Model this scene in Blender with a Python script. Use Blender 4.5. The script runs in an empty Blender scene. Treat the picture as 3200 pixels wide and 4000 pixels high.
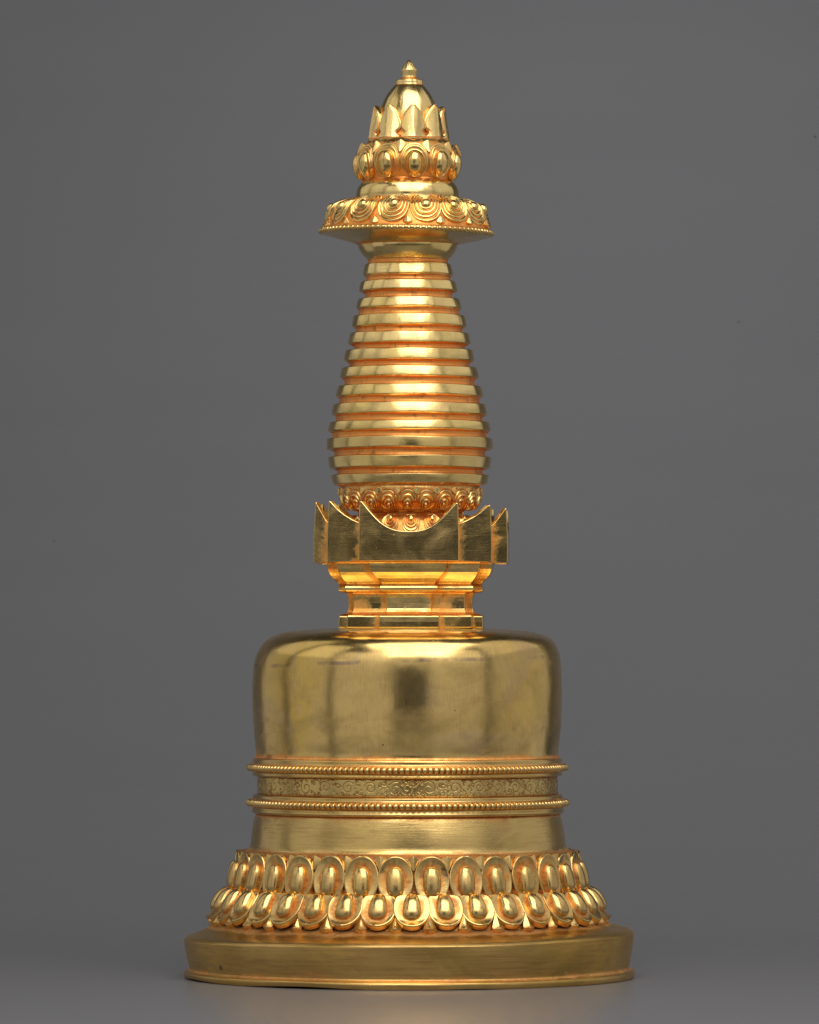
import bpy, math, random
import numpy as np

S = 0.0002            # metres per photograph pixel measured in the plane of the axis
Y0 = 3817.0           # picture row of the table plane under the axis
XC = 1600.0
rng = np.random.default_rng(7)
random.seed(7)
TAU = 2 * math.pi
C = bpy.context.scene.collection
scene = bpy.context.scene

# ------------------------------------------------------------------ helpers
AXY = np.array([233, 400, 545, 700, 755, 915, 955, 1050, 1270, 1700, 1870, 2000, 2448, 2452, 2950, 3330, 3620, 3870.])
AXX = np.array([1599, 1597.5, 1595, 1593.5, 1592.5, 1587, 1593, 1594, 1599, 1600, 1602, 1604, 1606, 1591, 1591, 1596, 1597, 1600.])
def axis_x(Y):
    return np.interp(Y, AXY, AXX)

def mesh_obj(name, co, faces, mat, parent, loc=(0, 0, 0), patina=None, smooth=True, tarn=None):
    me = bpy.data.meshes.new(name)
    me.from_pydata([tuple(map(float, c)) for c in co], [], faces)
    me.validate()
    if smooth:
        me.polygons.foreach_set('use_smooth', [True] * len(me.polygons))
    if patina is not None and len(me.vertices) == len(patina):
        at = me.attributes.new('patina', 'FLOAT', 'POINT')
        at.data.foreach_set('value', np.asarray(patina, dtype=np.float32))
    me.materials.append(mat)
    me.update()
    o = bpy.data.objects.new(name, me)
    o.location = loc
    C.objects.link(o)
    if parent is not None:
        o.parent = parent
    return o

def smooth_profile(pts, nseg=5):
    """pts: (R, Y, patina, rounding distance); corners become quadratic curves."""
    out = []
    n = len(pts)
    for i, p in enumerate(pts):
        R, Y, pa, d = p
        if i == 0 or i == n - 1 or d <= 0:
            out.append((R, Y, pa)); continue
        a = pts[i - 1]; b = pts[i + 1]
        la = math.hypot(a[0] - R, a[1] - Y); lb = math.hypot(b[0] - R, b[1] - Y)
        da = min(d, la / 2); db = min(d, lb / 2)
        pa_ = (R + (a[0] - R) * da / max(la, 1e-6), Y + (a[1] - Y) * da / max(la, 1e-6), pa + (a[2] - pa) * da / max(la, 1e-6))
        pb_ = (R + (b[0] - R) * db / max(lb, 1e-6), Y + (b[1] - Y) * db / max(lb, 1e-6), pa + (b[2] - pa) * db / max(lb, 1e-6))
        k = nseg if d < 6 else nseg + 3
        for j in range(k + 1):
            t = j / k
            out.append(tuple((1 - t) ** 2 * pa_[m] + 2 * t * (1 - t) * p[m] + t * t * pb_[m] for m in range(3)))
    res = [out[0]]
    for q in out[1:]:
        if math.hypot(q[0] - res[-1][0], q[1] - res[-1][1]) > 0.15:
            res.append(q)
    return res

def subdiv(pts, maxlen):
    out = [pts[0]]
    for a, b in zip(pts[:-1], pts[1:]):
        L = math.hypot(a[0] - b[0], a[1] - b[1])
        k = max(1, int(math.ceil(L / maxlen)))
        for j in range(1, k + 1):
            t = j / k
            out.append(tuple(a[m] + (b[m] - a[m]) * t for m in range(3)))
    return out

def wob(phi, Y, seed, amp):
    r = np.random.default_rng(seed)
    s = np.zeros_like(phi)
    for k in range(2, 9):
        a, b, c = r.uniform(0, TAU), r.uniform(0.004, 0.03), r.uniform(0.4, 1)
        s = s + c * np.sin(k * phi + a + b * Y) / math.sqrt(k)
    return s * amp * 0.5

def lathe(name, prof, mat, parent, n=288, amp=0.5, yamp=0.5, seed=1, maxlen=14, tilt=None, disp=None):
    prof = subdiv(smooth_profile(prof), maxlen)
    P = np.array(prof)
    phi = np.arange(n) * TAU / n
    R = P[:, 0][:, None] + 0 * phi[None, :]
    Y = P[:, 1][:, None] + 0 * phi[None, :]
    pat = P[:, 2][:, None] + 0 * phi[None, :]
    PH = phi[None, :] + 0 * R
    fade = np.clip(R / 60, 0, 1)
    R2 = R + wob(PH, Y, seed, amp) * fade
    Y2 = Y + wob(PH, Y * 0.3, seed + 50, yamp) * fade
    if disp is not None:
        dR, dp = disp(PH, Y, R)
        R2 = R2 + dR; pat = np.clip(pat + dp, 0, 1.3)
    X = R2 * np.sin(PH)
    D = -R2 * np.cos(PH)
    if tilt is not None:
        Y2 = Y2 + tilt(X, Y)
    xw = (axis_x(Y) - XC + X) * S
    yw = D * S
    zw = (Y0 - Y2) * S
    if name == 'plinth':
        zw = np.maximum(zw, 0.0) + S * 8.0 * np.clip(np.sin(5 * PH + .9) * np.sin(3 * PH - .25), 0, 1) * np.clip((Y - 3780) / 30, 0, 1)
    co = np.stack([xw, yw, zw], -1).reshape(-1, 3)
    m = len(prof)
    faces = []
    for i in range(m - 1):
        for j in range(n):
            j2 = (j + 1) % n
            faces.append((i * n + j, (i + 1) * n + j, (i + 1) * n + j2, i * n + j2))
    pv = pat.reshape(-1)
    # caps
    for i, rev in ((0, True), (m - 1, False)):
        idx = [i * n + j for j in range(n)]
        faces.append(tuple(idx) if rev else tuple(idx[::-1]))
    # profile runs top to bottom: order above gives outward normals
    return mesh_obj(name, co, faces, mat, parent, patina=pv)

class Base:
    """face profile under a ring of petals, arc length q in pixels from its top"""
    def __init__(self, pts):
        P = np.array([(r, y) for r, y in pts], float)
        Q = smooth_profile([(r, y, 0, 1e9) for r, y in pts], 6)
        P = np.array([(q[0], q[1]) for q in Q])
        d = np.hypot(*(P[1:] - P[:-1]).T)
        self.q = np.concatenate([[0], np.cumsum(d)])
        self.P = P
        self.len = self.q[-1]
        # extend at both ends
        a = P[0] + (P[0] - P[1]) / d[0] * 60; b = P[-1] + (P[-1] - P[-2]) / d[-1] * 60
        self.qe = np.concatenate([[-60], self.q, [self.len + 60]])
        self.Pe = np.vstack([a, P, b])
    def at(self, q):
        R = np.interp(q, self.qe, self.Pe[:, 0]); Y = np.interp(q, self.qe, self.Pe[:, 1])
        e = 4.0
        R1 = np.interp(q + e, self.qe, self.Pe[:, 0]); Y1 = np.interp(q + e, self.qe, self.Pe[:, 1])
        R2 = np.interp(q - e, self.qe, self.Pe[:, 0]); Y2 = np.interp(q - e, self.qe, self.Pe[:, 1])
        tR, tY = R1 - R2, Y1 - Y2
        L = np.hypot(tR, tY) + 1e-9
        return R, Y, tY / L, -tR / L          # outward normal (nR, nY)
    def q_of_Y(self, Y):
        return float(np.interp(Y, self.Pe[:, 1], self.qe))

def closed_outline(half, n):
    """half outline (p>=0) from top centre to bottom centre -> n points round, smoothed"""
    H = [(p, q) for p, q in half]
    full = H + [(-p, q) for p, q in H[::-1][1:-1]]
    P = np.array(full, float)
    # chaikin twice
    for _ in range(2):
        Q = []
        for i in range(len(P)):
            a, b = P[i], P[(i + 1) % len(P)]
            Q += [a * .75 + b * .25, a * .25 + b * .75]
        P = np.array(Q)
    d = np.hypot(*(np.roll(P, -1, 0) - P).T)
    s = np.concatenate([[0], np.cumsum(d)])
    t = np.arange(n) / n * s[-1]
    X = np.interp(t, s, np.append(P[:, 0], P[0, 0])); Yq = np.interp(t, s, np.append(P[:, 1], P[0, 1]))
    return np.stack([X, Yq], -1)

def patch(base, half, centre, rhos, hfun, pfun, skirt, n=56):
    """concentric relief patch laid on the base profile; returns co (R sin.., local), faces, patina"""
    O = closed_outline(half, n)
    c = np.array([0.0, centre])
    rows_p, rows_q, rows_h, rows_pat = [], [], [], []
    for r in rhos:
        pq = c + (O - c) * max(r, 1e-4)
        p, q = pq[:, 0], pq[:, 1]
        rows_p.append(p); rows_q.append(q)
        rows_h.append(hfun(p, q, r) + 0 * p); rows_pat.append(pfun(p, q, r) + 0 * p)
    p, q = O[:, 0].copy(), O[:, 1].copy()
    for f, ex in ((0.35, 1.006), (1.0, 1.01)):
        pq = c + (O - c) * ex
        rows_p.append(pq[:, 0]); rows_q.append(pq[:, 1])
        top = rows_h[len(rhos) - 1]
        rows_h.append(top * (1 - f) + skirt * f); rows_pat.append(0 * p + (0.35 if f < .5 else 1.0))
    p = np.array(rows_p); q = np.array(rows_q); h = np.array(rows_h); pat = np.array(rows_pat)
    R, Y, nR, nY = base.at(q)
    ang = p / np.maximum(R, 20)
    R2 = R + nR * h; Y2 = Y + nY * h
    m = p.shape[0]
    co = np.stack([R2 * np.sin(ang) * S, -R2 * np.cos(ang) * S, (Y0 - Y2) * S], -1).reshape(-1, 3)
    faces = []
    for i in range(m - 1):
        for j in range(n):
            j2 = (j + 1) % n
            faces.append((i * n + j, i * n + j2, (i + 1) * n + j2, (i + 1) * n + j))
    faces.append(tuple(range(n))[::-1])
    return co, faces, pat.reshape(-1)

def merge(parts):
    co, fa, pa = [], [], []
    off = 0
    for c, f, p in parts:
        co.append(c); pa.append(p)
        fa += [tuple(i + off for i in ff) for ff in f]
        off += len(c)
    return np.vstack(co), fa, np.concatenate(pa)

def ring_of(name, parts, count, phase, mat, parent, ymid, tiltk=0.0, jitter=0.009, amp=1.3, nvar=5):
    """a ring of hand-cut repeats: a few slightly different shapes, each copied round the axis"""
    co, fa, pa = merge(parts)
    protos = {}
    g = np.random.default_rng(len(name) * 31 + count)
    for i in range(count):
        a = phase + i * TAU / count + random.uniform(-jitter, jitter) * 12 / max(count, 12) * 1.6
        v = (i * 3 + i // 4) % nvar
        if v not in protos:
            P = co / S
            off = np.zeros_like(P)
            for m in range(3):
                for _ in range(3):
                    k = g.normal(0, 1 / 38., 3); ph = g.uniform(0, TAU)
                    off[:, m] += np.sin(P @ k + ph) * amp * g.uniform(.3, 1) / 1.6
            o = mesh_obj(name, (P + off) * S, fa, mat, parent, patina=np.clip(pa + 0.12 * np.sin(P @ g.normal(0, 1 / 14., 3) + g.uniform(0, 6)), 0, 1.2))
            protos[v] = o
        else:
            o = protos[v].copy(); C.objects.link(o); o.parent = parent
        o.location = ((axis_x(ymid) - XC) * S, 0, random.uniform(-.8, .8) * S)
        o.rotation_euler = (0, tiltk, a)
        s = 1 + random.uniform(-.006, .006)
        o.scale = (s, s, 1)

# ------------------------------------------------------------------ materials
def nn(nt, t, **kw):
    n = nt.nodes.new(t)
    for k, v in kw.items():
        setattr(n, k, v)
    return n

def gold_material(name, rough=0.16, streak='h', tint=(0.80, 0.58, 0.25), tarnish=0.35, pat_bias=0.0,
                  bump=0.25, spots=0.5, big=0.4, wave=0.5, stain=None, mark=None, pa=(0.85, 0.31, 0.065), pb=(0.87, 0.47, 0.14)):
    m = bpy.data.materials.new(name); m.use_nodes = True
    nt = m.node_tree; nt.nodes.clear()
    L = nt.links.new
    out = nn(nt, 'ShaderNodeOutputMaterial'); bs = nn(nt, 'ShaderNodeBsdfPrincipled')
    L(bs.outputs[0], out.inputs[0])
    tc = nn(nt, 'ShaderNodeTexCoord'); oi = nn(nt, 'ShaderNodeObjectInfo')
    sx = nn(nt, 'ShaderNodeSeparateXYZ'); L(tc.outputs['Object'], sx.inputs[0])
    def math_(op, a, b=None, c=None, clamp=False):
        n = nn(nt, 'ShaderNodeMath', operation=op, use_clamp=clamp)
        for i, v in enumerate((a, b, c)):
            if v is None: continue
            if isinstance(v, (int, float)): n.inputs[i].default_value = v
            else: L(v, n.inputs[i])
        return n.outputs[0]
    ang = math_('ARCTAN2', sx.outputs[0], math_('MULTIPLY', sx.outputs[1], -1.0))
    u = math_('MULTIPLY', ang, 0.11)
    rnd = math_('MULTIPLY', oi.outputs['Random'], 7.3)
    rad = math_('SQRT', math_('ADD', math_('MULTIPLY', sx.outputs[0], sx.outputs[0]), math_('MULTIPLY', sx.outputs[1], sx.outputs[1])))
    cmb = nn(nt, 'ShaderNodeCombineXYZ'); L(u, cmb.inputs[0]); L(sx.outputs[2], cmb.inputs[1]); L(math_('ADD', rad, rnd), cmb.inputs[2])
    def noise(scale, detail=4, stretch=None, rough_=0.55, dist=0.0, src=None):
        v = src or cmb.outputs[0]
        if stretch:
            mp = nn(nt, 'ShaderNodeMapping'); mp.inputs['Scale'].default_value = stretch
            L(v, mp.inputs['Vector']); v = mp.outputs[0]
        n = nn(nt, 'ShaderNodeTexNoise'); n.inputs['Scale'].default_value = scale
        n.inputs['Detail'].default_value = detail; n.inputs['Roughness'].default_value = rough_
        n.inputs['Distortion'].default_value = dist
        L(v, n.inputs['Vector']); return n.outputs['Fac']
    def ramp(v, a, b, lo=0.0, hi=1.0):
        n = nn(nt, 'ShaderNodeMapRange', interpolation_type='SMOOTHSTEP')
        L(v, n.inputs[0]); n.inputs[1].default_value = a; n.inputs[2].default_value = b
        n.inputs[3].default_value = lo; n.inputs[4].default_value = hi
        return n.outputs[0]
    def mixc(f, a, b):
        n = nn(nt, 'ShaderNodeMix', data_type='RGBA')
        if isinstance(f, float): n.inputs[0].default_value = f
        else: L(f, n.inputs[0])
        for i, v in ((6, a), (7, b)):
            if isinstance(v, tuple): n.inputs[i].default_value = (*v, 1)
            else: L(v, n.inputs[i])
        return n.outputs[2]
    st = {'h': (1, 20, 1), 'v': (16, 1, 1), 'n': (3, 3, 3)}[streak]
    fine = noise(42 if streak == 'h' else 85, 6, st, 0.65)                 # polishing streaks
    fine2 = noise(220, 3, st, 0.6)
    mid = noise(28, 5, (1, 1.6, 1), 0.6, 0.6)      # cloudy tarnish
    bigv = noise(9, 3, (1, 1, 1), 0.5, 0.4)
    grain = noise(420, 4, None, 0.7)
    at = nn(nt, 'ShaderNodeAttribute', attribute_name='patina')
    pv = math_('ADD', at.outputs['Fac'], math_('MULTIPLY', math_('SUBTRACT', mid, 0.5), 1.7))
    pv = math_('ADD', pv, math_('MULTIPLY', math_('SUBTRACT', grain, 0.5), 0.5))
    pat = ramp(math_('ADD', pv, pat_bias), 0.32, 0.78)
    # metal colour: pale brushed gold, greener / browner where tarnished
    pale = tint
    yel = (min(1, tint[0] * 0.98), tint[1] * 0.93, tint[2] * 0.55)
    brn = (tint[0] * 0.66, tint[1] * 0.60, tint[2] * 0.62)
    col = mixc(ramp(bigv, 0.42, 0.68, 0, big), pale, yel)
    blot = math_('ADD', math_('MULTIPLY', mid, 0.55), math_('MULTIPLY', fine, 0.45))
    col = mixc(ramp(blot, 0.44, 0.66, 0, tarnish), col, brn)
    olive = (tint[0] * 0.50, tint[1] * 0.52, tint[2] * 0.42)
    col = mixc(ramp(noise(13, 5, (1, 1.4, 1), .62, .9), 0.5, 0.72, 0, tarnish * 0.8), col, olive)
    col = mixc(ramp(fine2, 0.5, 0.7, 0, tarnish * 0.5), col, brn)
    # pits
    vor = nn(nt, 'ShaderNodeTexVoronoi', feature='F1'); vor.inputs['Scale'].default_value = 62
    L(cmb.outputs[0], vor.inputs['Vector'])
    seln = nn(nt, 'ShaderNodeSeparateColor'); L(vor.outputs['Color'], seln.inputs[0])
    thr = math_('MULTIPLY', ramp(seln.outputs[0], 0.4, 1.05), 0.058)
    pit = math_('MULTIPLY', math_('LESS_THAN', vor.outputs['Distance'], thr), spots)
    col = mixc(pit, col, (0.09, 0.05, 0.025))
    if stain:
        zc = math_('ADD', math_('SUBTRACT', sx.outputs[2], stain), math_('MULTIPLY', sx.outputs[0], -0.035))
        zc = math_('ADD', zc, math_('MULTIPLY', math_('SUBTRACT', noise(20, 3, (1, .3, 1)), 0.5), 0.006))
        bd = ramp(math_('ABSOLUTE', zc), 0.0006, 0.0022, 1.0, 0.0)
        bd = math_('MULTIPLY', bd, ramp(noise(38, 4, (1, .5, 1), .7), 0.42, 0.62, 0, .75))
        col = mixc(bd, col, (0.30, 0.20, 0.15))
        pk = ramp(noise(17, 5, (1.3, 1, 1), .65, .8), 0.5, 0.68, 0, .45)
        col = mixc(pk, col, (0.66, 0.46, 0.26))
    if mark:
        vd = nn(nt, 'ShaderNodeVectorMath', operation='DISTANCE'); L(tc.outputs['Object'], vd.inputs[0]); vd.inputs[1].default_value = mark
        dd = math_('ADD', vd.outputs['Value'], math_('MULTIPLY', math_('SUBTRACT', noise(160, 3, (1, .6, 1), .6), 0.5), 0.004))
        col = mixc(ramp(dd, 0.0018, 0.0034, .8, 0.0), col, (0.20, 0.13, 0.06))
    pcol = mixc(ramp(grain, 0.35, 0.65), pa, pb)
    pcol = mixc(ramp(noise(60, 4, None, .65), 0.54, 0.7, 0, 0.75), pcol, (0.33, 0.13, 0.045))
    col = mixc(pat, col, pcol)
    L(col, bs.inputs['Base Color'])
    met = math_('SUBTRACT', 1.0, math_('MULTIPLY', pat, 0.22))
    met = math_('SUBTRACT', met, math_('MULTIPLY', pit, 0.8))
    L(met, bs.inputs['Metallic'])
    r = math_('ADD', rough, math_('MULTIPLY', math_('SUBTRACT', fine, 0.5), 0.18))
    r = math_('ADD', r, math_('MULTIPLY', ramp(mid, 0.45, 0.75), 0.14))
    r = math_('ADD', r, math_('MULTIPLY', pat, 0.18), None, True)
    L(r, bs.inputs['Roughness'])
    # bump: streaks, grain in the patina, slow hand-worked waviness
    h = math_('ADD', math_('MULTIPLY', fine, 0.5), math_('MULTIPLY', fine2, 0.25))
    h = math_('ADD', h, math_('MULTIPLY', math_('MULTIPLY', grain, pat), 0.9))
    h = math_('SUBTRACT', h, math_('MULTIPLY', pit, 0.6))
    b1 = nn(nt, 'ShaderNodeBump'); b1.inputs['Strength'].default_value = bump; b1.inputs['Distance'].default_value = 0.0004
    L(h, b1.inputs['Height'])
    b2 = nn(nt, 'ShaderNodeBump'); b2.inputs['Strength'].default_value = wave; b2.inputs['Distance'].default_value = 0.0018
    L(noise(26, 2, (1, 1, 1), 0.4), b2.inputs['Height'])
    L(b2.outputs[0], b1.inputs['Normal'])
    L(b1.outputs[0], bs.inputs['Normal'])
    return m

GOLD = (0.83, 0.575, 0.21)
BROWN = dict(pa=(0.60, 0.27, 0.08), pb=(0.74, 0.41, 0.14))
M_dome = gold_material('polished_gold', 0.19, 'v', GOLD, 0.62, 0, 0.08, 1.0, 0.75, 0.7, (3817 - 2578) * S)
M_ring = gold_material('brushed_gold', 0.19, 'h', (0.88, 0.64, 0.26), 0.36, 0, 0.20, 0.5, 0.4, 0.5, pb=(0.87, 0.39, 0.095))
M_skirt = gold_material('scoured_gold', 0.23, 'h', GOLD, 0.8, 0, 0.40, 0.9, 0.45, 0.7, **BROWN)
M_mould = gold_material('moulding_gold', 0.22, 'h', (0.80, 0.54, 0.20), 0.5, 0, 0.3, 0.3, 0.4, 0.3, None, None, (0.52, 0.20, 0.05), (0.76, 0.36, 0.09))
M_engr = gold_material('engraved_gold', 0.24, 'h', (0.76, 0.54, 0.20), 0.6, 0, 0.3, 0.2, 0.5, 0.3, None, None, (0.30, 0.12, 0.03), (0.42, 0.18, 0.05))
M_plinth = gold_material('dull_gold', 0.30, 'h', (0.78, 0.50, 0.165), 1.0, 0, 0.45, 1.2, 0.9, 0.8, mark=(-726 * S, -479 * S, 63 * S), **BROWN)
M_petal = gold_material('carved_gold', 0.20, 'n', (0.88, 0.61, 0.23), 0.3, 0.0, 0.18, 0.2, 0.3, 0.3, None, None, (0.82, 0.29, 0.055), (0.90, 0.48, 0.13))
M_lotus = gold_material('lotus_gold', 0.22, 'n', (0.80, 0.54, 0.20), 0.6, 0.0, 0.22, 0.2, 0.3, 0.35, None, None, (0.56, 0.22, 0.05), (0.76, 0.41, 0.12))
M_recess = gold_material('dark_brown_gold', 0.3, 'n', (0.70, 0.44, 0.15), 0.6, 0.1, 0.3, 0.2, 0.3, 0.4, None, None, (0.36, 0.14, 0.04), (0.60, 0.29, 0.085))  # darker, browner gold for the pedestal body between the petals
M_throne = gold_material('filed_gold', 0.15, 'h', (0.82, 0.58, 0.23), 0.5, 0, 0.24, 0.8, 0.5, 0.6, None, None, (0.86, 0.34, 0.06), (0.88, 0.48, 0.13))

# ------------------------------------------------------------------ the reliquary
root = bpy.data.objects.new('stupa', None); C.objects.link(root)
root['label'] = 'tall gilded stupa with ringed spire, smooth bell dome and lotus petal base on grey tabletop'
root['category'] = 'stupa'
INF = 1e9

# plinth -----------------------------------------------------------
def tilt_plinth(X, Y):
    w = np.clip((3805 - Y) / 150, 0, 1) * np.clip((Y - 3590) / 40, 0, 1)
    return -0.0125 * X * w + 2.0 * w * np.sin(X / 160.)
plinth = lathe('plinth', [
    (560, 3600, 1.1, 0), (760, 3600, 1.1, 4), (775, 3608, 1.0, 6), (800, 3621, .25, 30), (838, 3632, .1, 30), (866, 3643, 0, 8), (877.5, 3654, 0, 2.2),
    (874, 3700, 0, 60), (864, 3755, .1, 40), (858, 3779, .5, 5), (864, 3784, .8, 3), (872, 3787, .3, 5), (880, 3792, .1, 3),
    (881.5, 3799, 0, 2), (880, 3809, .1, 8), (875, 3817, .4, 2), (700, 3817, 1, 0)], M_plinth, root, 360, 2.4, 2.0, 3, 16, tilt_plinth)

# lotus pedestal ---------------------------------------------------
lotus = lathe('lotus_pedestal', [
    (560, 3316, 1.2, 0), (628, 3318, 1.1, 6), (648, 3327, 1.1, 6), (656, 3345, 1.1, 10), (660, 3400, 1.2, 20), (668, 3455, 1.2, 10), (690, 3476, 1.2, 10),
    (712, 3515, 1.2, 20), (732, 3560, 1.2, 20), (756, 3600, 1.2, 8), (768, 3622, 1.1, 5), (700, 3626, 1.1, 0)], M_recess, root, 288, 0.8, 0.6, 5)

lowB = Base([(694, 3468), (712, 3488), (728, 3508), (743, 3532), (758, 3556), (773, 3575), (793, 3594)])
RH = [0, .15, .3, .42, .5, .58, .66, .74, .82, .88, .92, .95, .975, 1.0]
def tab(xs, ys):
    return lambda r: float(np.interp(r, xs, ys))
# lower row: collar with flared lip, bottom rounded
Lq = lowB.len
collar_h = tab([0, .5, .62, .8, .95, 1], [3, 3, 4, 6, 8.5, 7])
collar_p = tab([0, .52, .66, .82, .95, 1], [1.2, 1.1, .62, .36, .08, .35])
def low_h(p, q, r):
    tipk = np.clip((q - (Lq - 34)) / 30, 0, 1)
    return collar_h(r) + 4.5 * np.exp(-(p / 5.0) ** 2) * tipk * np.clip((r - .55) / .3, 0, 1) + 1.5 * tipk
lowC = patch(lowB, [(0, 2), (52, 2), (64, 20), (69, 52), (68, 86), (55, 118), (32, 140), (12, 147), (0, 149)], 66, RH, low_h, lambda p, q, r: collar_p(r) + 0 * p, -16)
def dome_h(H, base=2, e=2.2):
    return lambda p, q, r: base + H * max(0.0, 1 - r ** e) ** (0.5)
LRH = [0, .12, .25, .38, .5, .62, .72, .8, .87, .93, .97, 1.0]
low_lobe = patch(lowB, [(0, -4), (16, -1), (28, 20), (34, 52), (37, 78), (32, 99), (18, 111), (0, 114)], 62, LRH, dome_h(27, 4, 2.4),
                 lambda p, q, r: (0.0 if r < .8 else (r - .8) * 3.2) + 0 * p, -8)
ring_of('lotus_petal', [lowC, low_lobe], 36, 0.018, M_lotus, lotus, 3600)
# pointed leaf tips between the lower petals
def tent(H, w0):
    return lambda p, q, r: 1 + H * np.clip(1 - np.abs(p) / w0, 0, 1)
lt = patch(Base([(700, 3478), (720, 3520), (745, 3562), (768, 3594), (788, 3606)]), [(0, 40), (4, 60), (10, 92), (22, 122), (28, 137), (14, 146), (0, 152)], 112,
           [0, .3, .6, .85, .95, 1], tent(15, 30), lambda p, q, r: np.clip(0.15 + .5 * np.abs(p) / 30 + (.5 if r > .95 else 0), 0, 1), -16)
ring_of('leaf_tip', [lt], 36, 0.018 + TAU / 72, M_lotus, lotus, 3600)

upB = Base([(667, 3328), (668, 3345), (669, 3362), (673, 3390), (680, 3425), (686, 3455), (688, 3480)])
Uq = upB.len
def up_h(p, q, r):
    tipk = np.clip((34 - q) / 30, 0, 1)
    return collar_h(r) - 3 - 3.0 * np.exp(-(p / 3.0) ** 2) * tipk * np.clip((r - .5) / .3, 0, 1)
upC = patch(upB, [(0, -8), (20, -5), (43, 10), (60, 40), (68, 76), (66, 110), (55, 140), (46, 151), (0, 153)], 76, RH, up_h, lambda p, q, r: collar_p(r) + 0 * p, -16)
up_lobe = patch(upB, [(0, 30), (16, 34), (30, 54), (34, 84), (33, 114), (27, 138), (16, 150), (0, 153)], 92, LRH, dome_h(25, 3, 2.6),
                lambda p, q, r: (0.0 if r < .8 else (r - .8) * 3.2) + 0 * p, -8)
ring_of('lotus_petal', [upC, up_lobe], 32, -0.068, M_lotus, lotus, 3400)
ut = patch(Base([(655, 3322), (660, 3345), (664, 3370), (666, 3400)]), [(0, 2), (12, 6), (23, 12), (16, 30), (6, 48), (0, 60)], 20,
           [0, .3, .6, .85, .95, 1], tent(13, 24), lambda p, q, r: np.clip(.05 + .5 * np.abs(p) / 25 + (.5 if r > .95 else 0), 0, 1), -14)
ring_of('leaf_tip', [ut], 32, -0.068 + TAU / 64, M_lotus, lotus, 3340)

# skirt, engraved band, mouldings ------------------------------------
skirt = lathe('bell_skirt', [
    (560, 3176, .9, 0), (592, 3176, 1.0, 3), (597, 3184, .6, 6), (601, 3200, .1, 30), (608, 3235, 0, 40), (613, 3270, 0, 30), (616, 3300, .15, 12),
    (623, 3316, .75, 6), (640, 3324, 1.1, 3), (650, 3330, 1.1, 0)], M_skirt, root, 320, 1.3, 0.8, 11)
lower_moulding = lathe('beaded_moulding', [
    (570, 3101, .9, 0), (600, 3101, .4, 2), (605, 3105, 0, 2), (606, 3117, .3, 5), (613, 3121, 1.1, 3), (616, 3134, 1.2, 0), (613, 3147, 1.1, 3),
    (606, 3151, .5, 3), (606, 3156, 0, 6), (610, 3167, 0, 2), (606, 3174, .2, 3), (594, 3177, 1.0, 3), (570, 3178, 1, 0)], M_mould, root, 320, 0.9, 0.8, 12)
upper_moulding = lathe('beaded_moulding', [
    (570, 2959, 1, 0), (592, 2959, 1.0, 2), (603, 2961, .35, 1.5), (605, 2966, 0, 3), (605, 2977, .3, 5), (610, 2984, 1.1, 3), (613, 2997, 1.2, 0), (610, 3010, 1.1, 3),
    (604, 3014, .4, 3), (604, 3018, 0, 5), (606, 3024, 0, 2), (602, 3029, .3, 2), (588, 3030, 1.0, 2), (570, 3031, 1, 0)], M_mould, root, 320, 0.9, 0.8, 13)

def bead_string(name, R, Y, r, n, parent, wide=0.44, seed=0, tiltk=0.0):
    """one moulding of barrel-shaped beads"""
    g = np.random.default_rng(seed)
    w = TAU * R / n * wide
    NU, NV = 10, 12
    us = np.linspace(-1, 1, NU)
    vs = np.arange(NV) * TAU / NV
    co, fa, pa = [], [], []
    for i in range(n):
        a0 = i * TAU / n + g.uniform(-.08, .08) / n
        k = len(co)
        rr = r * g.uniform(.94, 1.05)
        for u in us:
            f = (1 - abs(u) ** 4) ** 0.36 if abs(u) < 1 else 0.0
            f = max(f, 0.02)
            for v in vs:
                rad = R + rr * f * math.cos(v)
                yy = Y + rr * f * math.sin(v)
                a = a0 + u * w / R
                x = rad * math.sin(a)
                co.append(((axis_x(Y) - XC + x) * S, -rad * math.cos(a) * S, (Y0 - yy - tiltk * x) * S))
                pa.append(0.0 if f > .75 else (.75 - f) * 1.6)
        for j in range(NU - 1):
            for v in range(NV):
                v2 = (v + 1) % NV
                fa.append((k + j * NV + v, k + (j + 1) * NV + v, k + (j + 1) * NV + v2, k + j * NV + v2))
        fa.append(tuple(k + v for v in range(NV)))
        fa.append(tuple(k + (NU - 1) * NV + v for v in range(NV))[::-1])
    return mesh_obj(name, co, fa, M_mould, parent, patina=pa)
bead_string('bead_string', 620, 3134.5, 13.8, 172, lower_moulding, seed=1)
bead_string('bead_string', 617, 2997, 13.2, 176, upper_moulding, seed=2)

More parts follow.
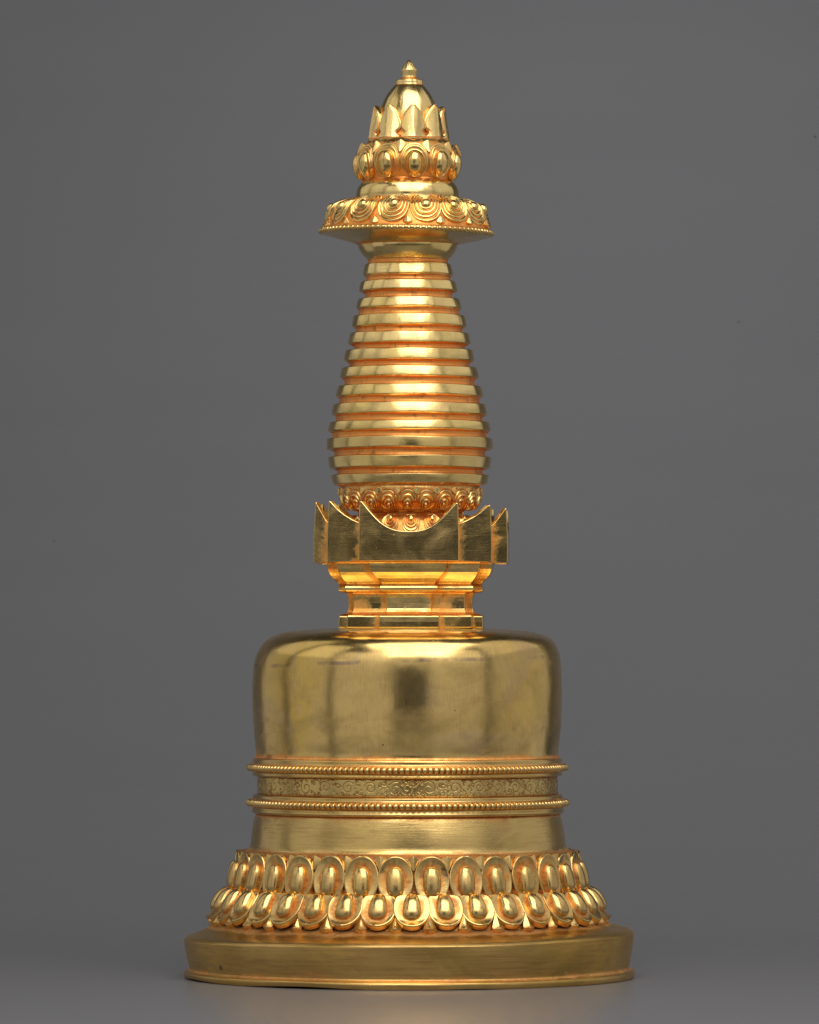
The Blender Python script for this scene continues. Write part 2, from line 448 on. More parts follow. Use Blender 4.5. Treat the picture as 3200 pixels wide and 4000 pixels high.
# engraved scroll band: strokes cut into a dense sheet
def scroll_strokes():
    g = random.Random(21)
    st = []
    circ = TAU * 588
    def arc(cx, cy, r0, r1, a0, a1, n=None):
        n = n or max(5, int(abs(a1 - a0) * max(r0, r1) / 2.2))
        return [(cx + (r0 + (r1 - r0) * t / n) * math.cos(a0 + (a1 - a0) * t / n),
                 cy + (r0 + (r1 - r0) * t / n) * math.sin(a0 + (a1 - a0) * t / n)) for t in range(n + 1)]
    x = 0.0; k = 0
    while x < circ - 40:
        step = g.uniform(78, 104)
        cy = 3064 + g.uniform(-3, 3); sg = 1 if k % 2 else -1
        r = g.uniform(23, 28)
        a = g.uniform(0, TAU)
        st.append(arc(x, cy, r, r * .25, a, a + sg * g.uniform(7.5, 9.5)))                       # the big scroll
        st.append(arc(x + step * .5, cy + sg * 10, 20, 24, -2.6, -0.4))                           # joining stem
        st.append(arc(x + step * .52, cy - sg * 12, 17, 10, 0.4, 2.9))
        for _ in range(16):                                                                        # leafy curls
            px = x + g.uniform(.26, .78) * step; py = 3064 + g.choice([-1, 1]) * g.uniform(4, 30)
            rr = g.uniform(3, 7); a = g.uniform(0, TAU)
            st.append(arc(px, py, rr, rr * .7, a, a + g.choice([-1, 1]) * g.uniform(2.6, 4.4)))
        for _ in range(6):
            px = x + g.uniform(-.35, .35) * step; py = 3064 + g.choice([-1, 1]) * g.uniform(26, 32)
            rr = g.uniform(4, 7); a = g.uniform(0, TAU)
            st.append(arc(px, py, rr, rr * .8, a, a + g.uniform(2.2, 3.6)))
        x += step; k += 1
    return st, circ
strokes, circ = scroll_strokes()
NB = 2600
cellx = circ / NB
def band_disp(PH, Y, R):
    rows = Y[:, 0]
    field = np.full(PH.shape, 99.0)
    for s in strokes:
        for (x, y) in s:
            if y < 3032 or y > 3098: continue
            c0 = int(round(x / cellx)); w = 4
            cols = np.arange(c0 - w, c0 + w + 1)
            rsel = np.nonzero(np.abs(rows - y) < 5)[0]
            if len(rsel) == 0: continue
            d = np.hypot((cols * cellx - x)[None, :], (rows[rsel] - y)[:, None])
            cc = cols % NB
            sub = field[np.ix_(rsel, cc)]
            field[np.ix_(rsel, cc)] = np.minimum(sub, d)
    g = np.clip(1 - field / 2.2, 0, 1)
    return -1.7 * g, 1.25 * np.clip(1 - field / 2.1, 0, 1) ** .8
band = lathe('engraved_band', [(570, 3029, .9, 0), (585.5, 3030, .8, 2), (587.5, 3037, .1, 5), (587.5, 3064, 0, 0), (587.5, 3092, .1, 5), (585.5, 3100, .7, 2), (570, 3102, 1, 0)],
             M_engr, root, NB, 0.5, 0.0, 14, 1.5, None, band_disp)

# dome ----------------------------------------------------------------
def tilt_dome(X, Y):
    return -0.016 * X * np.exp(-((Y - 2512) / 34.) ** 2) - 0.012 * X * np.exp(-((Y - 2560) / 40.) ** 2)
dome = lathe('dome', [
    (30, 2452, 0, 0), (230, 2452, .1, 20), (300, 2453.5, 0, INF), (380, 2458, 0, INF), (445, 2464, 0, INF), (500, 2472, 0, INF), (545, 2489, 0, INF), (573, 2512, 0, INF),
    (592, 2549, 0, INF), (600, 2590, 0, INF), (604, 2640, 0, INF), (605, 2710, 0, INF), (604, 2770, 0, INF), (601, 2840, 0, INF), (596, 2895, 0, INF),
    (590.5, 2940, .25, 15), (591, 2953, .9, 5), (596, 2959, 1.1, 2), (570, 2961, 1, 0)], M_dome, root, 360, 1.1, 0.3, 15, 14, tilt_dome)

# stepped throne ---------------------------------------------------
PHI = math.radians(2.2)
def plan(a, b, c):
    q = [(c, a), (c, b), (b, b), (b, c), (a, c)]
    pts = []
    for k in range(4):
        seq = q if True else q
        for (x, y) in q:
            # rotate by k*90 deg clockwise
            ang = -k * math.pi / 2
            pts.append((x * math.cos(ang) - y * math.sin(ang), x * math.sin(ang) + y * math.cos(ang)))
    return pts   # 20 points, going round clockwise starting right of the +y face
throne_cx = 1610.0
def place2(x, y, Y):
    """plan coordinates -> world; plan +y faces the viewer"""
    X = x * math.cos(PHI) - y * math.sin(PHI); D = x * math.sin(PHI) + y * math.cos(PHI)
    return ((throne_cx - XC + X) * S, -D * S, (Y0 - Y) * S)

def stepped(name, levels, mat, parent, bevel=1.6, cx=1610.0, face=1.0):
    """levels: list of (a,b,c,Y,patina) top to bottom, stacked into a solid with recessed corners"""
    global throne_cx
    throne_cx = cx
    co, fa, pa = [], [], []
    for (a, b, c, Y, pt) in levels:
        P = plan(a, b, c)
        for i in range(20):
            x, y = P[i]; x2, y2 = P[(i + 1) % 20]
            Ln = math.hypot(x2 - x, y2 - y); e = min(30, Ln / 3)
            k5 = i % 5; fb = {0: .5, 1: .26, 2: .26, 3: .5, 4: 0.0}[k5] * face  # orange tint of recessed faces, strengthened to paint in missing shading contrast
            for t, cv in ((0, k5 in (1, 3)), (e / Ln, False), (.5, False), (1 - e / Ln, False)):
                co.append(place2(x + (x2 - x) * t, y + (y2 - y) * t, Y)); pa.append(pt + fb + (.7 if cv else 0))  # concave corners get extra patina so colour brings out the relief
    n = 80
    for i in range(len(levels) - 1):
        for j in range(n):
            j2 = (j + 1) % n
            fa.append((i * n + j, i * n + j2, (i + 1) * n + j2, (i + 1) * n + j))
    fa.append(tuple(range(n))[::-1])
    fa.append(tuple((len(levels) - 1) * n + j for j in range(n)))
    o = mesh_obj(name, co, fa, mat, parent, patina=pa, smooth=False)
    # subdivide long faces so the patina has room, then soften the arrises
    bm_mod = o.modifiers.new('bevel', 'BEVEL'); bm_mod.width = bevel * S; bm_mod.segments = 2
    bm_mod.limit_method = 'ANGLE'; bm_mod.angle_limit = math.radians(28); bm_mod.harden_normals = False
    return o
foot = stepped('stepped_foot', [(262, 226, 100, 2398, .7), (272, 236, 110, 2401, .3), (279, 242, 116, 2408, .05), (281, 243, 117, 2430, 0), (281, 243, 117, 2452.5, .2)], M_throne, root, 2.6, 1609, .3)
neck = stepped('stepped_neck', [(252, 224, 96, 2314, .8), (246, 219, 90, 2320, .6), (242, 216, 87, 2335, .2), (240, 215, 85, 2357, .15), (242, 216, 86, 2378, .3), (246, 219, 90, 2392, .7), (254, 226, 96, 2400, .9)], M_throne, root, 2.2, 1607)
cornice = stepped('stepped_cornice', [(274, 240, 104, 2286, .6), (280, 247, 111, 2292, .1), (282, 249, 113, 2298, 0), (281, 248, 112, 2307, .0), (274, 242, 106, 2314, .35), (250, 222, 94, 2317, .9)], M_throne, root, 1.3, 1608)
corb = stepped('flared_corbel', [
    (330, 285, 162, 2194, .9), (321, 277, 150, 2204, .5), (320, 275, 148, 2212, .15), (319, 273, 145, 2224, .05), (315, 269, 139, 2238, 0), (308, 263, 131, 2250, 0), (298, 256, 121, 2262, 0), (288, 249, 112, 2271, .05), (280, 242, 105, 2279, .2), (274, 238, 100, 2287, .9)], M_throne, root, 1.2, 1606)

# crown of upswept points round the throne
def crown():
    global throne_cx
    throne_cx = 1611.5
    A, B, CC = 377.0, 318.0, 193.0
    out = plan(A, B, CC)
    T = 13.0
    inn = plan(A - T, B - T, CC - T)     # mitred inner line (all steps shift inwards alike)
    inn = []
    q = [(CC - T, A - T), (CC - T, B - T), (B - T, B - T), (B - T, CC - T), (A - T, CC - T)]
    for k in range(4):
        ang = -k * math.pi / 2
        for (x, y) in q:
            inn.append((x * math.cos(ang) - y * math.sin(ang), x * math.sin(ang) + y * math.cos(ang)))
    # curve of the top edge, from tip (t=0) to trough (t=1)
    mt = [0, .03, .07, .18, .30, .42, .55, .68, .82, 1.0]
    my = [1964, 1966, 1974, 1999, 2024, 2046, 2063, 2074, 2080, 2082]
    st_ = [0, .05, .12, .3, .5, .75, .92, 1.0]
    sy = [1963, 1965, 1974, 1997, 2016, 2035, 2044, 2046]
    tt_ = [0, .06, .15, .4, .7, 1.0]
    ty = [1964, 1967, 1978, 2002, 2030, 2052]
    o_pts, i_pts, tops, bots, lean = [], [], [], [], []
    def add(i0, i1, n, fn):
        for s in range(n):
            t = s / n
            P = [out[i0][m] + (out[i1][m] - out[i0][m]) * t for m in range(2)]
            Q = [inn[i0][m] + (inn[i1][m] - inn[i0][m]) * t for m in range(2)]
            o_pts.append(P); i_pts.append(Q)
            tp = fn(t)
            ok = float(np.interp(P[0], [-380, -100, 100, 300, 380], [0, 0, 2, 14, 25]))     # right side sits lower
            w = (2090 - tp) / 125.0
            tops.append(tp + ok * max(0, w))
            bots.append(2194 + float(np.interp(abs(P[0]), [0, 193, 318, 380], [0, 1.5, 7, 8])))
    for k in range(4):
        b = k * 5
        # (c,a)->(c,b): tip to trough ; (c,b)->(b,b): trough to tip ; (b,b)->(b,c): tip to trough ; (b,c)->(a,c): trough to tip ; (a,c)->next (c,a): main face
        add(b, b + 1, 14, lambda t: float(np.interp(t, tt_, ty)))
        add(b + 1, b + 2, 22, lambda t: float(np.interp(1 - t, st_, sy)))
        add(b + 2, b + 3, 22, lambda t: float(np.interp(t, st_, sy)))
        add(b + 3, b + 4, 14, lambda t: float(np.interp(1 - t, tt_, ty)))
        add(b + 4, (b + 5) % 20, 64, lambda t: float(np.interp(1 - abs(2 * t - 1), mt, my)))
    n = len(o_pts)
    co, pa, fa = [], [], []
    rows = []
    for f in (0.0, .2, .45, .7, .9, 1.0):
        row = []
        for j in range(n):
            y = tops[j] + (bots[j] - tops[j]) * f
            sc = 1.0 - 0.022 * max(0.0, (2110 - y) / 150) - 0.004 * max(0, (y - 2150) / 50)
            row.append(len(co)); co.append(place2(o_pts[j][0] * sc, o_pts[j][1] * sc, y))
            pa.append(0.0 + (.12 if f > .95 else 0))
        rows.append(row)
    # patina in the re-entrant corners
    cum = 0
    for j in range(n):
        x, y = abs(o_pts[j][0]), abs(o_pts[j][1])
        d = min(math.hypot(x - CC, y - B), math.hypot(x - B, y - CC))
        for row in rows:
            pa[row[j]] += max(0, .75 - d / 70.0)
    inner = []
    for f in (1.0, .5, 0.0):
        row = []
        for j in range(n):
            y = tops[j] + (bots[j] - tops[j]) * f
            sc = 1.0 - 0.022 * max(0.0, (2110 - y) / 150)
            row.append(len(co)); co.append(place2(i_pts[j][0] * sc, i_pts[j][1] * sc, y)); pa.append(0.0 if f == 0 else .5)
        inner.append(row)
    ring = rows + inner
    for a, b in zip(ring, ring[1:] + [ring[0]]):
        for j in range(n):
            j2 = (j + 1) % n
            fa.append((a[j], a[j2], b[j2], b[j]))
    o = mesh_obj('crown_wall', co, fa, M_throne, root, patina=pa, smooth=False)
    me = o.data
    mod = o.modifiers.new('bevel', 'BEVEL'); mod.width = 2.4 * S; mod.segments = 2
    mod.limit_method = 'ANGLE'; mod.angle_limit = math.radians(40); mod.use_clamp_overlap = True
    return o
cw = crown()
# floor plate that closes the crown underneath
under = stepped('crown_floor', [(363, 304, 179, 2150, .9), (363, 304, 179, 2190, .8), (360, 300, 176, 2197, .7), (330, 285, 160, 2200, .9)], M_throne, cw, 1.5, 1611.5)

# inner lotus cup standing in the crown ---------------------------------
cup = lathe('lotus_cup', [(150, 2004, 1, 0), (204, 2005, .5, 2), (207, 2012, .55, 4), (212, 2018, .7, 5), (225, 2024, 1.1, 8), (238, 2040, 1.2, 12), (247, 2065, 1.2, 12), (256, 2105, 1.2, 12), (262, 2160, 1.2, 0)],
            M_petal, root, 200, 0.6, 0.4, 21)
def ridged(levels):
    """levels: list of (rho, height, patina)"""
    xs = [l[0] for l in levels]; hs = [l[1] for l in levels]; ps = [l[2] for l in levels]
    rh = sorted(set([0] + [round(v, 3) for v in np.linspace(0, 1, 34)] + xs))
    return rh, (lambda p, q, r: float(np.interp(r, xs, hs)) + 0 * p), (lambda p, q, r: float(np.interp(r, xs, ps)) + 0 * p)
cupB = Base([(214, 2014), (230, 2024), (240, 2042), (248, 2068), (256, 2104), (260, 2150)])
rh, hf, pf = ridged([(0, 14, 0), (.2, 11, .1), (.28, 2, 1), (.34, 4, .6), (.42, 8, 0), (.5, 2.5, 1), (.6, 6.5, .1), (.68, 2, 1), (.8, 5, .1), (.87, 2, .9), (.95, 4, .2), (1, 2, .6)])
cupP = patch(cupB, [(0, 0), (20, 4), (34, 26), (36, 56), (26, 80), (0, 92)], 20, rh, hf, pf, -8)
ring_of('lotus_petal', [cupP], 18, 0.008, M_petal, cup, 2060)

# spire lotus (bowl under the rings) --------------------------------------
bowl = lathe('spire_lotus', [(240, 1890, 1, 0), (270, 1893, .9, 2), (272, 1902, .45, 4), (274, 1912, .7, 8), (272, 1935, 1.2, 10), (266, 1960, 1.2, 14), (250, 1980, 1.2, 12), (226, 1992, 1.1, 6),
    (212, 1996, .7, 3), (207, 2000, .5, 2), (205, 2003.5, .8, 1), (150, 2003.5, 1, 0)], M_petal, root, 240, 0.7, 0.5, 22)
bowlB = Base([(272, 1912), (273, 1930), (268, 1955), (254, 1976), (230, 1992)])
bl = bowlB.len
rh, hf, pf = ridged([(0, 12.5, .1), (.06, 12.3, .1), (.12, 11.5, .1), (.17, 9.5, .1), (.21, 6, .3), (.25, 3, 1), (.30, 6, .6), (.38, 11.5, 0), (.45, 10, .1), (.5, 3, 1), (.57, 7, .5), (.65, 11, 0), (.72, 9, .1), (.77, 2, 1), (.84, 6, .4), (.92, 7, 0), (1, 2, .6)])
bowlP = patch(bowlB, [(0, 2), (18, 6), (32, 22), (37, 46), (33, 68), (22, 84), (0, 92)], 72, rh, hf, pf, -8)
ring_of('lotus_petal', [bowlP], 22, -0.045, M_petal, bowl, 1950)
bt = patch(bowlB, [(0, -4), (11, 0), (16, 6), (9, 18), (0, 26)], 8, [0, .3, .6, .85, 1], tent(10, 18), lambda p, q, r: np.clip(.05 + np.abs(p) / 22, 0, 1), -6)
ring_of('leaf_tip', [bt], 22, -0.045 + TAU / 44, M_petal, bowl, 1930)

# spire: thirteen rings on an orange-stained core ------------------------
rings = [ # top R, top Y, bottom R, bottom Y
    (168, 1033, 176.5, 1074), (185, 1100, 193, 1136), (199, 1168, 208, 1204), (217, 1234, 224.5, 1275), (232, 1303, 239.5, 1343), (248.5, 1369, 255.5, 1410),
    (264.5, 1438, 272, 1475), (279.5, 1509, 288.5, 1548), (296.5, 1580, 304.5, 1619), (312, 1650, 318.5, 1683), (322.5, 1713, 324, 1753), (319, 1786, 314, 1828.5), (308, 1856.5, 299.5, 1892)]
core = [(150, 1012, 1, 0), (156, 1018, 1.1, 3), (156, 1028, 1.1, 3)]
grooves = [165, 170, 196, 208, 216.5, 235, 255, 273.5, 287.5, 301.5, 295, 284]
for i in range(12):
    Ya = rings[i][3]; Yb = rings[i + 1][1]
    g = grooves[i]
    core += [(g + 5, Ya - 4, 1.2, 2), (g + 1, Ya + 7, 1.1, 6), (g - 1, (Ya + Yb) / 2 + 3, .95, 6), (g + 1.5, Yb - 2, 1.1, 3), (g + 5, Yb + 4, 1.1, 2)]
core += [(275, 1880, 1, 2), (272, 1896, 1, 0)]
spire = lathe('spire_core', core, M_ring, root, 256, 0.7, 0.7, 30)
for i, (ra, ya, rb, yb) in enumerate(rings):
    gi = (grooves[i - 1] if i else 156) - 6; gj = (grooves[i] if i < 12 else 270) - 6
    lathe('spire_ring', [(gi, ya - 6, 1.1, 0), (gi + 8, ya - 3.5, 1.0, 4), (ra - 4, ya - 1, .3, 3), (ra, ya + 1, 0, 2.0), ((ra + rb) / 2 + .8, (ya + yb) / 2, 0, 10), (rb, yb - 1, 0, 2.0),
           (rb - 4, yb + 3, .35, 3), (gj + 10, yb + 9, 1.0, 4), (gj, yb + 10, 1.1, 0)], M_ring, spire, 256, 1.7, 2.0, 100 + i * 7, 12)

# canopy ------------------------------------------------------------------
def tilt_can(X, Y):
    return 0.018 * X * np.clip((Y - 780) / 60, 0, 1) * np.clip((960 - Y) / 30, 0, 1)
collar = lathe('canopy_neck', [(120, 948, 1, 0), (196, 950, .9, 2), (194, 956, .6, 4), (193, 964, .1, 8), (190, 973, 0, INF), (182, 989, 0, INF), (170, 1003, 0, INF), (160, 1012, .3, 6), (156, 1019, 1.0, 3), (150, 1024, 1, 0)], M_ring, root, 240, .8, .5, 41)
canopy = lathe('canopy', [
    (150, 782, 1, 0), (206, 784, .9, 4), (225, 789, .9, 8), (250, 795, 1.1, 10), (275, 804, 1.2, 10), (290, 816, 1.2, 10), (301, 840, 1.2, 12), (313, 872, 1.2, 8), (323, 892, 1.1, 5), (330, 901, 1.0, 4),
    (335, 903, .5, 2), (338, 911, .1, 3), (335, 919, .1, 5), (300, 928, 0, 25), (250, 941, 0, 25), (205, 951, .4, 10), (196, 957, 1, 0)], M_ring, root, 256, .8, .6, 42, 10, tilt_can)
canB = Base([(216, 783), (245, 790), (272, 800), (291, 813), (300, 832), (307, 855), (315, 876), (323, 892)])
rh, hf, pf = ridged([(0, 3, 1), (.2, 3, .9), (.27, 4, .9), (.33, 9, .1), (.40, 9.5, 0), (.44, 3, 1), (.48, 5, .7), (.54, 10, 0), (.60, 9.5, 0), (.64, 3, 1), (.68, 6, .6), (.74, 10, 0), (.79, 9, .05), (.83, 2.5, 1), (.88, 6, .4), (.94, 8.5, 0), (.98, 7, .1), (1, 4, .5)])
canP = patch(canB, [(0, 2), (28, 2), (48, 26), (60, 64), (62, 100), (54, 134), (32, 156), (0, 163)], 72, rh, hf, pf, -8, 72)
canBall = patch(canB, [(0, 68), (14, 72), (20, 86), (18, 100), (0, 107)], 88, LRH, dome_h(15, 6, 2.1), lambda p, q, r: (0. if r < .88 else (r - .88) * 5) + 0 * p, 0, 32)
ring_of('lotus_petal', [canP, canBall], 15, 0.118, M_petal, canopy, 860, tiltk=0.012, amp=2.4)
ct = patch(canB, [(0, 136), (8, 144), (22, 158), (11, 165), (0, 168)], 155, [0, .4, .8, 1], tent(9, 24), lambda p, q, r: np.clip(.1 + np.abs(p) / 30, 0, 1), -5, 28)
ring_of('leaf_tip', [ct], 15, 0.118 + TAU / 30, M_petal, canopy, 880, tiltk=0.012)
bead_string('bead_string', 334, 909, 10.2, 94, canopy, 0.45, 3, 0.016)

# ring moulding under the finial
drum = lathe('finial_neck', [(120, 700, 1, 0), (171, 701, 1, 3), (172, 707, .8, 4), (181, 716, .2, 8), (193, 730, 0, 12), (199, 746, 0, 14), (201, 765, .05, 8), (200, 774, .5, 4), (204, 782, 1.1, 3), (214, 787, 1, 0)], M_ring, root, 240, .9, .5, 45)

# finial lotus bulb -----------------------------------------------------
fl = lathe('finial_lotus', [(100, 545, 1, 0), (152, 548, .9, 3), (156, 552, .2, 4), (161, 558, .1, 6), (171, 568, .8, 5), (186, 590, 1.2, 12), (195, 620, 1.2, 14), (192, 655, 1.2, 14), (180, 682, 1.2, 10), (170, 700, 1.1, 5), (168, 708, 1, 0)],
           M_petal, root, 220, .6, .4, 46)
flB = Base([(174, 562), (186, 588), (195, 618), (195, 650), (186, 676), (174, 697), (168, 708)])
rh, hf, pf = ridged([(0, 2, 1), (.55, 2, 1), (.63, 4, .8), (.70, 10, 0), (.74, 10, 0), (.78, 4, 1), (.82, 7, .5), (.86, 9.5, 0), (.89, 9, .1), (.92, 5, .9), (.95, 7, .3), (.985, 7.5, 0), (1, 5, .4)])
flP = patch(flB, [(0, 12), (20, 15), (42, 34), (54, 66), (54, 96), (40, 126), (26, 144), (0, 151)], 122, rh, hf, pf, -10, 72)
flL = patch(flB, [(0, 46), (13, 50), (25, 74), (27, 96), (20, 124), (9, 146), (0, 152)], 96, LRH, dome_h(18, 4, 2.3), lambda p, q, r: (0. if r < .85 else (r - .85) * 4) + 0 * p, -4, 40)
ring_of('lotus_petal', [flP, flL], 11, 0.134, M_petal, fl, 630, amp=1.9)
ft = patch(flB, [(0, 4), (12, 9), (23, 17), (14, 32), (5, 48), (0, 56)], 20, [0, .3, .6, .85, .95, 1], tent(14, 28), lambda p, q, r: np.clip(.05 + .45 * np.abs(p) / 25 + (.5 if r > .95 else 0), 0, 1), -8, 32)
ring_of('leaf_tip', [ft], 11, 0.134 + TAU / 22, M_petal, fl, 580)

# crown of upright petals and its dome ------------------------------------
fd = lathe('finial_dome', [(20, 332, .5, 0), (50, 331, .6, 2), (58, 335, .1, 6), (68, 346, 0, INF), (81, 363, 0, INF), (94, 385, 0, INF), (106, 412, 0, INF), (117, 445, .3, 20), (125, 500, 1.2, 20), (131, 538, 1.3, 8), (150, 548, 1.1, 4), (156, 552, .7, 0)],
           M_ring, root, 220, .5, .3, 47)
cpB = Base([(131, 416), (134, 430), (139, 465), (144, 500), (149, 535), (153, 553)])
cph = tab([0, .8, .88, .91, 1], [2, 2, 2, -.4, -1.2])
def cp_h(p, q, r):
    return cph(r) + 13 * (1 - np.minimum(np.abs(p), 50) / 50) - 3
cpP = patch(cpB, [(0, 0), (5, 3), (23, 20), (40, 44), (52, 70), (54, 86), (50, 97), (40, 105), (35, 112), (37, 120), (47, 128), (57, 132), (59, 138), (0, 140)], 84,
            [0, .2, .4, .6, .75, .84, .87, .89, .91, .94, .97, 1.0], cp_h, lambda p, q, r: (0. if r < .86 else (.75 if r < .93 else .1)) + 0 * p, -24, 84)
ring_of('crown_petal', [cpP], 9, 0.125, M_ring, fd, 480)

bud = lathe('finial_bud', [(1.5, 233, 0, 0), (5, 235, 0, 3), (13, 243, 0, 10), (24, 259, 0, 20), (32, 273, 0, 4), (31.5, 280, 0, 6), (29, 292, .1, 10), (28, 300, .4, 4), (33, 306, .8, 4), (46, 311, .6, 4), (53, 314.5, .3, 2), (54, 318, 0, 3), (54.5, 329, .1, 3), (56, 333, .8, 0)],
            M_ring, root, 120, .5, .3, 48, 8)

# ------------------------------------------------------------------ backdrop sweep
def backdrop():
    prof = [(-.745, -.35), (-.745, -.1), (-.745, -.02), (-.74, -.008), (-.73, -.0015), (-.715, 0), (-.4, 0), (0.0, 0.0), (0.2, 0.0), (0.4, 0.0), (0.5, 0.0)]
    r = 1.5
    y1 = 0.52
    for k in range(0, 41):
        a = k / 40 * math.radians(66)
        prof.append((y1 + r * math.sin(a), r * (1 - math.cos(a))))
    ye, ze = prof[-1]
    for k in range(1, 8):
        prof.append((ye + 0.2 * k, ze + 0.45 * k))
    co, fa = [], []
    xs = np.linspace(-.82, .82, 9)
    for (y, z) in prof:
        f = 1 + 1.5 * min(1, max(0, y - .9))
        for x in xs:
            co.append((x * f, y, z))
    n = len(xs)
    for i in range(len(prof) - 1):
        for j in range(n - 1):
            fa.append((i * n + j, i * n + j + 1, (i + 1) * n + j + 1, (i + 1) * n + j))
    m = bpy.data.materials.new('grey_paper'); m.use_nodes = True
    nt = m.node_tree; bs = nt.nodes['Principled BSDF']; L = nt.links.new
    tc = nn(nt, 'ShaderNodeTexCoord')
    mp = nn(nt, 'ShaderNodeMapping'); mp.inputs['Scale'].default_value = (1, 5, 3); L(tc.outputs['Object'], mp.inputs[0])
    n1 = nn(nt, 'ShaderNodeTexNoise'); n1.inputs['Scale'].default_value = 2.5; n1.inputs['Detail'].default_value = 5; L(mp.outputs[0], n1.inputs[0])
    n2 = nn(nt, 'ShaderNodeTexNoise'); n2.inputs['Scale'].default_value = 900; n2.inputs['Detail'].default_value = 2; L(tc.outputs['Object'], n2.inputs[0])
    cr = nn(nt, 'ShaderNodeMapRange'); L(n1.outputs[0], cr.inputs[0]); cr.inputs[1].default_value = .3; cr.inputs[2].default_value = .7
    cr.inputs[3].default_value = 0.155; cr.inputs[4].default_value = 0.16
    ad = nn(nt, 'ShaderNodeMath', operation='MULTIPLY_ADD'); L(n2.outputs[0], ad.inputs[0]); ad.inputs[1].default_value = 0.03; L(cr.outputs[0], ad.inputs[2])
    # specks of dust and lint on the paper
    vo = nn(nt, 'ShaderNodeTexVoronoi'); vo.inputs['Scale'].default_value = 11; L(tc.outputs['Object'], vo.inputs[0])
    sc_ = nn(nt, 'ShaderNodeSeparateColor'); L(vo.outputs['Color'], sc_.inputs[0])
    th = nn(nt, 'ShaderNodeMapRange'); L(sc_.outputs[0], th.inputs[0]); th.inputs[1].default_value = .4; th.inputs[4].default_value = .022
    lt_ = nn(nt, 'ShaderNodeMath', operation='LESS_THAN'); L(vo.outputs['Distance'], lt_.inputs[0]); L(th.outputs[0], lt_.inputs[1])
    cc = nn(nt, 'ShaderNodeCombineColor')
    for i, k in enumerate((.99, .98, 1.015)):
        mm = nn(nt, 'ShaderNodeMath', operation='MULTIPLY'); L(ad.outputs[0], mm.inputs[0]); mm.inputs[1].default_value = k; L(mm.outputs[0], cc.inputs[i])
    mx = nn(nt, 'ShaderNodeMix', data_type='RGBA'); L(lt_.outputs[0], mx.inputs[0]); L(cc.outputs[0], mx.inputs[6]); mx.inputs[7].default_value = (.10, .095, .09, 1)
    L(mx.outputs[2], bs.inputs['Base Color'])
    bs.inputs['Roughness'].default_value = 0.3
    bs.inputs['Specular IOR Level'].default_value = 0.5
    b = nn(nt, 'ShaderNodeBump'); b.inputs['Strength'].default_value = .12; b.inputs['Distance'].default_value = .0006
    mp2 = nn(nt, 'ShaderNodeMapping'); mp2.inputs['Scale'].default_value = (1, 3, 1); L(tc.outputs['Object'], mp2.inputs[0])
    n3 = nn(nt, 'ShaderNodeTexNoise'); n3.inputs['Scale'].default_value = 30; n3.inputs['Detail'].default_value = 6; L(mp2.outputs[0], n3.inputs[0])
    L(n3.outputs[0], b.inputs['Height']); L(b.outputs[0], bs.inputs['Normal'])
    o = mesh_obj('backdrop', co, fa, m, None)
    o['kind'] = 'structure'
    return o
backdrop()

# ------------------------------------------------------------------ lights
def area(name, loc, target, w, h, L_rad, col=(1, 1, 1), spread=180):
    d = bpy.data.lights.new(name, 'AREA'); d.shape = 'RECTANGLE'; d.size = w; d.size_y = h
    d.energy = L_rad * math.pi * w * h
    d.color = col; d.spread = math.radians(spread)
    o = bpy.data.objects.new(name, d); C.objects.link(o); o.location = loc
    import mathutils
    v = mathutils.Vector(target) - mathutils.Vector(loc)
    o.rotation_euler = v.to_track_quat('-Z', 'Y').to_euler()
    return o
def panel(name, az0, az1, r, z0, z1, rad, col=(1, 1, 1)):
    am = math.radians((az0 + az1) / 2); half = math.radians((az1 - az0) / 2)
    w = 2 * r * math.tan(half)
    zc = (z0 + z1) / 2
    return area(name, (r * math.sin(am), -r * math.cos(am), zc), (0, 0, zc), w, z1 - z0, rad, col)
LW = (1.0, 0.985, 0.96)
panel('light_panel', -131, -100, 1.15, -.5, .75, 0.30, LW)
panel('light_panel', -131, -100, 1.16, .75, 2.2, 0.55, LW)
panel('light_panel', -95.5, -60, 1.95, -.6, 1.1, 0.39, LW)
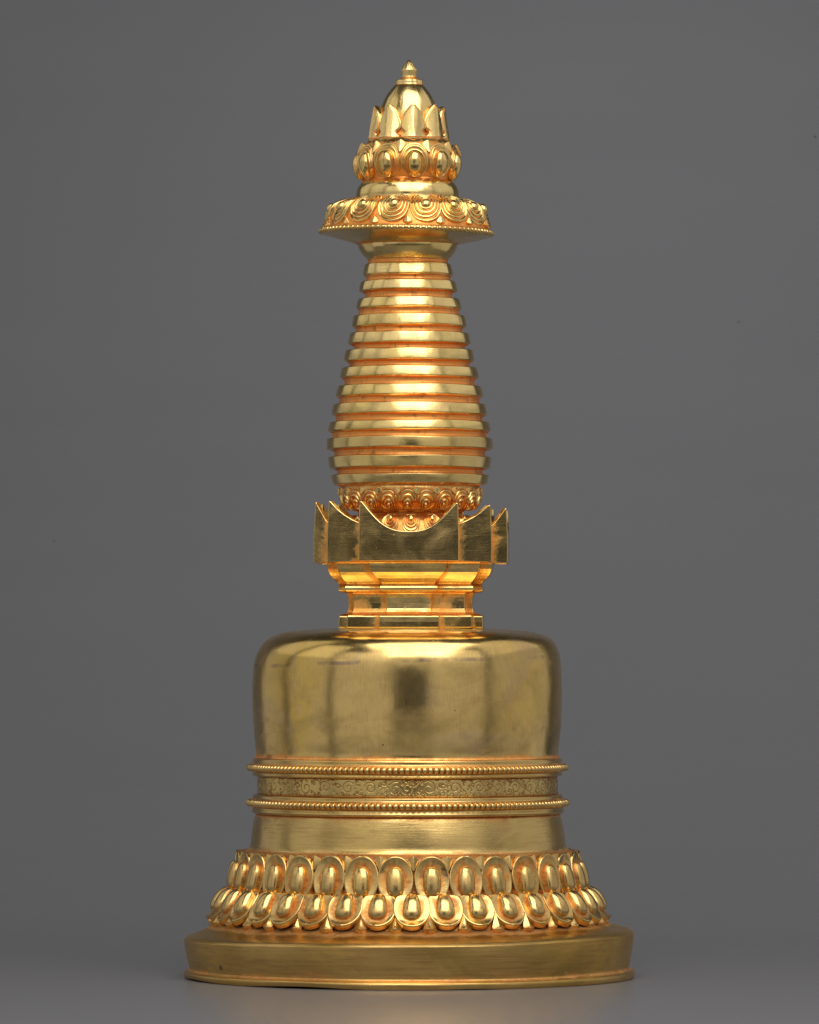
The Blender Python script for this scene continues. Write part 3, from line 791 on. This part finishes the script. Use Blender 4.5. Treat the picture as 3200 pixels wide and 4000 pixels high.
panel('light_panel', -95.5, -60, 1.96, 1.1, 3.0, 0.72, LW)
panel('light_panel', -55.5, -11, 5.2, -1.5, 1.9, 0.42, LW)
panel('light_panel', -55.5, -11, 5.22, 1.9, 4.6, 0.82, LW)
panel('light_panel', 15, 59, 5.2, -1.5, 1.9, 0.42, LW)
panel('light_panel', 15, 59, 5.22, 1.9, 4.6, 0.82, LW)
panel('light_panel', 63, 127, 1.25, -.5, .8, 0.35, LW)
panel('light_panel', 63, 127, 1.26, .8, 2.3, 0.62, LW)
panel('light_panel', -10.5, 14.5, 5.25, 1.4, 3.3, 0.42, LW)
panel('light_panel', -10.5, 14.5, 5.25, -1.7, -.5, 0.32, LW)
area('key_softbox', (0.25, -1.38, 1.73), (0.25 - .02, -1.38 + .334, 1.73 - .94), 1.9, 2.1, 3.1, (1.0, .98, .955))

area('added_backdrop_fill', (0.25, 0.35, 1.75), (0.2, 1.95, 0.52), 0.5, 0.3, 5.5, (1, .99, 1.0), 110)  # unseen lamp, added to brighten the backdrop centre against its edges
w = bpy.data.worlds.new('World'); scene.world = w; w.use_nodes = True
w.node_tree.nodes['Background'].inputs[0].default_value = (0.9, 0.92, 1.0, 1)
w.node_tree.nodes['Background'].inputs[1].default_value = 0.05

# ------------------------------------------------------------------ camera
D = 23000 * S
cam = bpy.data.cameras.new('camera'); co_ = bpy.data.objects.new('camera', cam); C.objects.link(co_)
co_.location = (0, -D, (Y0 - 2500) * S)
co_.rotation_euler = (math.radians(90), 0, 0)
cam.sensor_fit = 'VERTICAL'; cam.sensor_height = 24
cam.lens = 24 * 23000 / 4000.0
cam.shift_y = 500 / 4000.0          # picture centre is 500 px above the horizon row
cam.clip_end = 100
scene.camera = co_
scene.view_settings.view_transform = 'Standard'
scene.view_settings.look = 'None'
scene.view_settings.exposure = 0
scene.view_settings.gamma = 1
scene.view_settings.use_curve_mapping = False
scene.render.engine = 'CYCLES'
scene.cycles.use_denoising = True
scene.cycles.max_bounces = 10
scene.cycles.glossy_bounces = 8
scene.cycles.sample_clamp_indirect = 8
